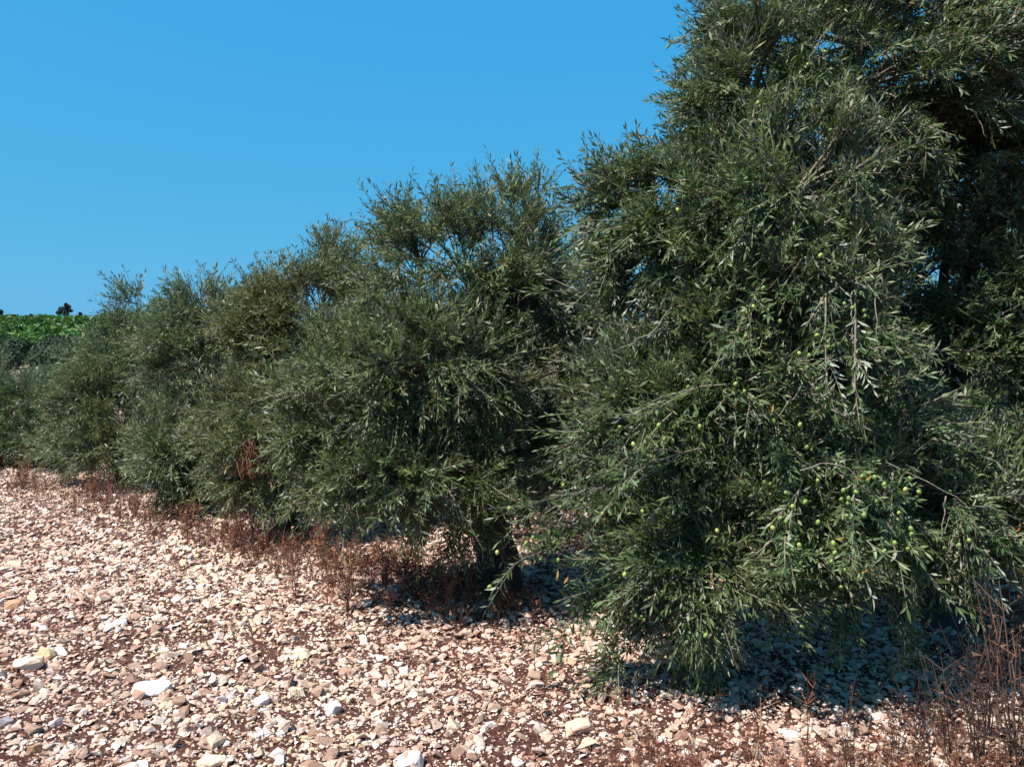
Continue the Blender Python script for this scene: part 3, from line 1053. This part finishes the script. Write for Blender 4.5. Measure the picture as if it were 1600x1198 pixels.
# ------------------------------------------------------------------ dry weeds
def weed_template(rng, h, stems, spread, bits, rad=.0022):
    a = Acc()
    for _ in range(stems):
        an_ = rng.uniform(0, 2 * math.pi)
        hh = h * rng.uniform(.55, 1.05)
        top = np.array([math.cos(an_) * spread * hh * rng.uniform(.2, 1), math.sin(an_) * spread * hh * rng.uniform(.2, 1), hh])
        st = np.array([rng.normal(0, .012), rng.normal(0, .012), -.02])
        pp = bez(st, top * np.array([.25, .25, .55]) + rng.normal(0, .02, 3), top, 6)
        V, T = tube(pp, np.linspace(rad, rad * .4, 6), 3)
        tn = np.clip(rng.normal(.52, .27), 0, 1)
        a.add(V, T, 0, tn)
        for _ in range(rng.integers(3, 7)):
            i = rng.integers(1, 5)
            d = norm(np.array([rng.normal(), rng.normal(), rng.uniform(.2, 1.2)])) * hh * rng.uniform(.12, .34)
            q = np.linspace(pp[i], pp[i] + d, 3)
            V, T = tube(q, np.linspace(rad * .6, rad * .25, 3), 3)
            a.add(V, T, 0, tn)
            for _ in range(bits):
                c = q[rng.integers(0, 3)] + rng.normal(0, .008, 3)
                s = rng.uniform(.004, .009)
                v = rng.normal(size=(3, 3)) * s
                a.add(c + v, [[0, 1, 2]], 0, np.clip(tn + rng.normal(.1, .2), 0, 1))
    return a


wrng = np.random.default_rng(17)
W_RED = [weed_template(wrng, wrng.uniform(.26, .46), int(wrng.integers(5, 10)), .36, 2) for _ in range(8)]
W_RED_ME = [a.mesh('dry_weed', [M_WEED]) for a in W_RED]
W_DARK_ME = [weed_template(wrng, wrng.uniform(.42, .62), int(wrng.integers(5, 9)), .28, 5, .0032).mesh('dark_dry_weed', [M_DARKWEED]) for _ in range(4)]
W_STEM_ME = [weed_template(wrng, wrng.uniform(.3, .5), 2, .2, 1, .0026).mesh('thin_weed', [M_WEED]) for _ in range(4)]


def weed(name, me, p, s, label, group):
    o = link(name, me, None, (p[0], p[1], p[2]))
    o.rotation_euler = (wrng.normal(0, .1), wrng.normal(0, .1), wrng.uniform(0, 6.3))
    o.scale = (s, s, s * wrng.uniform(.85, 1.15))
    tag(o, label, 'weed', group)


def beside(px_):
    for lim, txt in ((110, 'near the left edge, before the last small tree of the row'), (260, 'before the tree with the loose top tuft'), (400, 'before the bluish mounded tree'),
                     (560, 'before the brownish yellow tree'), (2000, 'before the bushy tree')):
        if px_ < lim: return txt


for i in range(150):
    t = wrng.random()
    px_ = 10 + 780 * t
    edge = 746 + .222 * px_
    out_ = 70 * math.exp(-((px_ - 520) / 230) ** 2) + 14
    p = ground_at(px_, edge + wrng.normal(0, 10) + out_ * (wrng.random() if wrng.random() < .7 else 0))
    s_ = wrng.uniform(.6, 1.3)
    weed('dry_weed', W_RED_ME[i % 8], p, s_, ('tall' if s_ > 1.1 else 'short' if s_ < .8 else 'thin') + ' reddish dried weed ' + beside(px_), 'reddish weeds along the olive row')
for i in range(26):
    p = ground_at(wrng.uniform(1010, 1600), wrng.uniform(1150, 1300))
    weed('dry_weed', W_RED_ME[i % 8], p, wrng.uniform(.4, .75), 'low reddish weed in the litter along the bottom edge under the big olive', 'reddish weeds at the bottom right')
for i, (a, b, s) in enumerate([(1510, 1120, .95), (1545, 1160, 1.1), (1580, 1190, 1.2), (1560, 1090, .9), (1595, 1120, 1.0), (1530, 1215, 1.0), (1480, 1190, .75), (1590, 1240, 1.1), (1455, 1235, .7), (1400, 1215, .6), (1325, 1225, .55), (1565, 1040, .7), (1500, 1060, .6), (1430, 1150, .6), (1598, 1060, .9)]):
    weed('dark_dry_weed', W_DARK_ME[i % 4], ground_at(a, b), s, 'tall blackish dry weed in the thicket in the bottom right corner', 'dark weeds in the bottom right corner')
for a, b, s, lab in [(1178, 1190, 1.0, 'tall thin reddish stem standing under the lowest olive branches, left of the darker one'),
                     (1258, 1196, 1.15, 'tall dark thin stem right of the reddish one under the olive branches'),
                     (345, 1158, .55, 'thin red stem slanting up beside the tall cream stone'),
                     (1120, 1130, .7, 'thin forked stem just left of the tall reddish one'),
                     (1362, 1190, .7, 'short brown stem in open gravel between the olive branches and the dark weeds'),
                     (560, 985, .45, 'small dry stem alone in the gravel in front of the bushy olive tree'),
                     (238, 1050, .3, 'tiny dry stem behind the large flat white rock')]:
    weed('thin_weed', W_STEM_ME[wrng.integers(0, 4)], ground_at(a, b), s, lab, None)
# low tangle of dead weeds and litter that nobody could count
acc = Acc()
def add_copy(acc, a, p, s, rz):
    V = np.concatenate(a.V) * s
    c, sn = math.cos(rz), math.sin(rz)
    V = V @ np.array([[c, sn, 0], [-sn, c, 0], [0, 0, 1]]) + p
    acc.add(V, np.concatenate(a.T), 0, np.concatenate(a.A))
LITTLE = [weed_template(wrng, wrng.uniform(.10, .2), 4, .7, 2, .0018) for _ in range(6)]
for i in range(300):
    t = wrng.random()
    px_ = -20 + 860 * t
    p = ground_at(px_, 744 + .222 * px_ + abs(wrng.normal(0, 20)) + 12 * t)
    add_copy(acc, LITTLE[i % 6], p, wrng.uniform(.6, 1.3), wrng.uniform(0, 6))
for i in range(190):
    p = ground_at(wrng.uniform(950, 1640), 1210 - abs(wrng.normal(0, 40)) + 40)
    add_copy(acc, LITTLE[i % 6], p, wrng.uniform(.4, .9), wrng.uniform(0, 6))
for i in range(150):
    p = ground_at(wrng.uniform(-20, 1600), wrng.uniform(850, 1230))
    add_copy(acc, LITTLE[i % 6], p, wrng.uniform(.2, .5), wrng.uniform(0, 6))
for i in range(70):
    px_ = wrng.uniform(300, 790)
    p = ground_at(px_, 750 + .222 * px_ + 75 * wrng.random() ** .8)
    add_copy(acc, LITTLE[i % 6], p, wrng.uniform(.8, 1.8), wrng.uniform(0, 6))
tag(link('undergrowth', acc.mesh('undergrowth', [M_WEED])), 'low tangle of dead reddish weeds on the stony soil', None, None, 'stuff')
acc = Acc()
for i in range(7500):
    y = 2.4 + 8 * wrng.random() ** 1.4
    x = wrng.uniform(-1, 1) * (.66 * y + .4)
    if np.sin(1.1 * x + 2.6 * y + 1.0) + np.sin(3.4 * y - .7 * x) > .9: continue
    L = wrng.uniform(.02, .11)
    a = wrng.uniform(0, 6.3)
    z = float(ground_z(x, y)) + wrng.uniform(.008, .03)
    d = np.array([math.cos(a), math.sin(a), wrng.normal(0, .25)]) * L
    q = np.array([[x, y, z], np.array([x, y, z]) + d * .5 + wrng.normal(0, .004, 3), np.array([x, y, z]) + d])
    V, T = tube(q, [.0018, .0016, .0009], 3)
    acc.add(V, T, 0, wrng.random())
tag(link('litter', acc.mesh('litter', [M_WEED])), 'fine dry twigs and stalks scattered among the stones', None, None, 'stuff')

# leaves dropped under the crowns
acc = Acc()
for (cx_, cy_, rr_, k_) in ((2.4, 4.6, 1.5, 1300), (-.2, 5.7, 1.2, 800), (-2.2, 7.8, 1.2, 500), (-4, 9.6, 1.3, 400)):
    for _ in range(k_):
        a_, q_ = wrng.uniform(0, 6.3), rr_ * math.sqrt(wrng.random())
        x, y = cx_ + q_ * math.cos(a_), cy_ + .8 * q_ * math.sin(a_)
        V0, T0 = leaf_geo('lo')
        A = axes_from(norm(np.array([math.cos(a_ * 7), math.sin(a_ * 7), wrng.normal(0, .25)])), norm(np.array([0, 0, 1.]) + wrng.normal(0, .3, 3)))
        L_ = wrng.uniform(.04, .065)
        acc.add((V0 * np.array([L_, L_ * .22, L_])) @ A.T + np.array([x, y, float(ground_z(x, y)) + wrng.uniform(.01, .035)]), T0, 0, wrng.random())
tag(link('fallen_leaves', acc.mesh('fallen_leaves', [M_WEED])), 'dry fallen olive leaves on the stones under the trees', None, None, 'stuff')

# ------------------------------------------------------------------ far hillside
def clump_mesh(name, rng, r, n, leaf, mats, flat=.8, trunk=True):
    a = Acc()
    u = norm(rng.normal(size=(n, 3)))
    lump = 1 + .18 * np.sin(3 * u[:, 0] + rng.uniform(0, 6)) * np.sin(4 * u[:, 1] + rng.uniform(0, 6)) + .1 * rng.normal(size=n)
    c = u * (rng.uniform(.55, 1, n) ** .5 * lump)[:, None] * np.array([r, r, r * flat]) + np.array([0, 0, r * flat * .95 + .25])
    k = c[:, 2] > .15
    c, u = c[k], u[k]
    n = len(c)
    v = rng.normal(size=(n, 3))
    nrm = norm(u + .6 * rng.normal(size=(n, 3)))
    A = axes_from(norm(np.cross(nrm, v)), nrm)
    Q = np.array([[-1, -.4, 0], [1, -.45, 0], [.9, .5, .1], [-.8, .45, .05]]) * leaf
    W = np.einsum('nij,vj->nvi', A, Q) * rng.uniform(.6, 1.3, n)[:, None, None] + c[:, None, :]
    T = np.array([[0, 1, 2], [0, 2, 3]])
    a.add(W.reshape(-1, 3), (T[None] + (np.arange(n) * 4)[:, None, None]).reshape(-1, 3), 0,
          np.repeat(np.clip(rng.normal(.5, .22, n), 0, 1), 4), np.repeat(np.clip(rng.normal(.05, .06, n), 0, 1), 4))
    return a.mesh(name, mats)


frng = np.random.default_rng(29)
FO = [clump_mesh('crown', frng, frng.uniform(1.7, 2.3), 1500, .16, [M_FAROLIVE], frng.uniform(.7, .9)) for _ in range(5)]
ftv, ftt = tube(np.array([[0, 0, -.2], [.05, 0, .8], [0, .05, 1.8]]), [.22, .16, .1], 7)
FT = make_mesh('trunk', ftv, ftt, [M_BARK], smooth=True)
n_far = 0
for row in range(5):
    yy = 62 + row * 12.5
    for colm in range(24):
        xx = -.78 * yy - 14 + colm * 6.2 + frng.normal(0, .7) + (row % 2) * 3
        y2 = yy + frng.normal(0, 1.2) - .05 * xx
        z2 = float(ground_z(xx, y2))
        qx, qy, dp = project(np.array([[xx, y2, z2 + 1.5]]))
        if not (-130 < qx[0] < 330): continue
        s = frng.uniform(.8, 1.2)
        r_ = empty('olive_tree', (xx, y2, z2), 'round grey-green olive tree ' + ('low on the far hillside, in its nearest terraces' if row < 3 else 'halfway up the far hillside' if row < 6 else 'high on the far hillside below the bright scrub'), 'tree', 'olive trees on the far hillside')
        r_.scale = (s, s, s * frng.uniform(.85, 1.1))
        r_.rotation_euler = (0, 0, frng.uniform(0, 6.3))
        link('crown', FO[n_far % 5], r_)
        link('trunk', FT, r_)
        n_far += 1
# bright green scrub covering the top of the hill
acc = Acc()
SCR = [clump_mesh('scrub_src', frng, 1.7, 200, .28, [M_SCRUB], .75) for _ in range(4)]
src = []
for me in SCR:
    V = np.empty(len(me.vertices) * 3)
    me.vertices.foreach_get('co', V)
    T = np.empty(len(me.polygons) * 3, np.int32)
    me.polygons.foreach_get('vertices', T)
    A = np.empty(len(me.vertices))
    me.attributes['tone'].data.foreach_get('value', A)
    src.append((V.reshape(-1, 3), T.reshape(-1, 3), A))
    bpy.data.meshes.remove(me)
for i in range(560):
    yy = frng.uniform(118, 245)
    xx = yy * frng.uniform(-.76, -.36)
    V, T, A = src[i % 4]
    s = frng.uniform(.5, 1.5)
    c, sn = math.cos(i), math.sin(i)
    acc.add((V @ np.array([[c, sn, 0], [-sn, c, 0], [0, 0, 1]])) * s + np.array([xx, yy, float(ground_z(xx, yy)) - .2]), T, 0, np.clip(A + frng.normal(-.04, .27), 0, 1), max(0, frng.normal(.05, .15)))
tag(link('scrub', acc.mesh('scrub', [M_SCRUB])), 'bright green scrub wood covering the top of the far hill', None, None, 'stuff')
# trees on the skyline
def skyline_tree(px, top_py, d, kind, label):
    z = None
    x = (px - CX) / F_PX * d
    g = float(ground_z(x, d))
    topz = P(px, top_py, d)[2]
    h = max(topz - g, 2.5)
    r_ = empty('pine_tree', (x, d, g), label, 'tree')
    V, T = tube(np.array([[0, 0, -.3], [.1, 0, h * .4], [-.05, .05, h * .85]]), [.3, .22, .1], 7)
    link('trunk', make_mesh('trunk', V, T, [M_BARK], smooth=True), r_)
    a = Acc()
    if kind == 'umbrella':
        pads = [(-1.6, .66, .9, .6), (-.6, .80, 1.2, .8), (.8, .90, 1.0, .8), (1.7, .74, 1.0, .5), (.2, .62, 1.0, .6), (.4, 1.0, .5, .5)]
    else:
        pads = [(0, .35, 1.5, 1.1), (.1, .6, 1.1, 1.0), (0, .85, .6, .9)]
    for dx, hz, rr, rzv in pads:
        n = 420
        u = norm(frng.normal(size=(n, 3))) * (frng.random(n) ** .4)[:, None]
        c = u * np.array([rr, rr, rzv]) + np.array([dx, frng.normal(0, .5), hz * h])
        A = axes_from(norm(frng.normal(size=(n, 3))), norm(frng.normal(size=(n, 3))))
        Q = np.array([[-1, -.35, 0], [1, -.35, 0], [0, .6, 0]]) * .2
        W = np.einsum('nij,vj->nvi', A, Q) + c[:, None, :]
        a.add(W.reshape(-1, 3), np.arange(n * 3).reshape(-1, 3), 0, np.repeat(frng.random(n), 3))
    link('crown', a.mesh('crown', [M_PINE]), r_)


skyline_tree(103, 476, 236, 'umbrella', 'dark umbrella pine standing alone on the far skyline')
skyline_tree(3, 484, 240, 'cone', 'dark pointed pine on the skyline at the left edge')
skyline_tree(48, 491, 244, 'cone', 'small pointed conifer on the skyline between the left edge and the umbrella pine')
skyline_tree(127, 488, 242, 'cone', 'small pointed conifer just right of the umbrella pine')
skyline_tree(172, 489, 236, 'cone', 'dark conifer on the skyline beside the top tuft of the olive row')
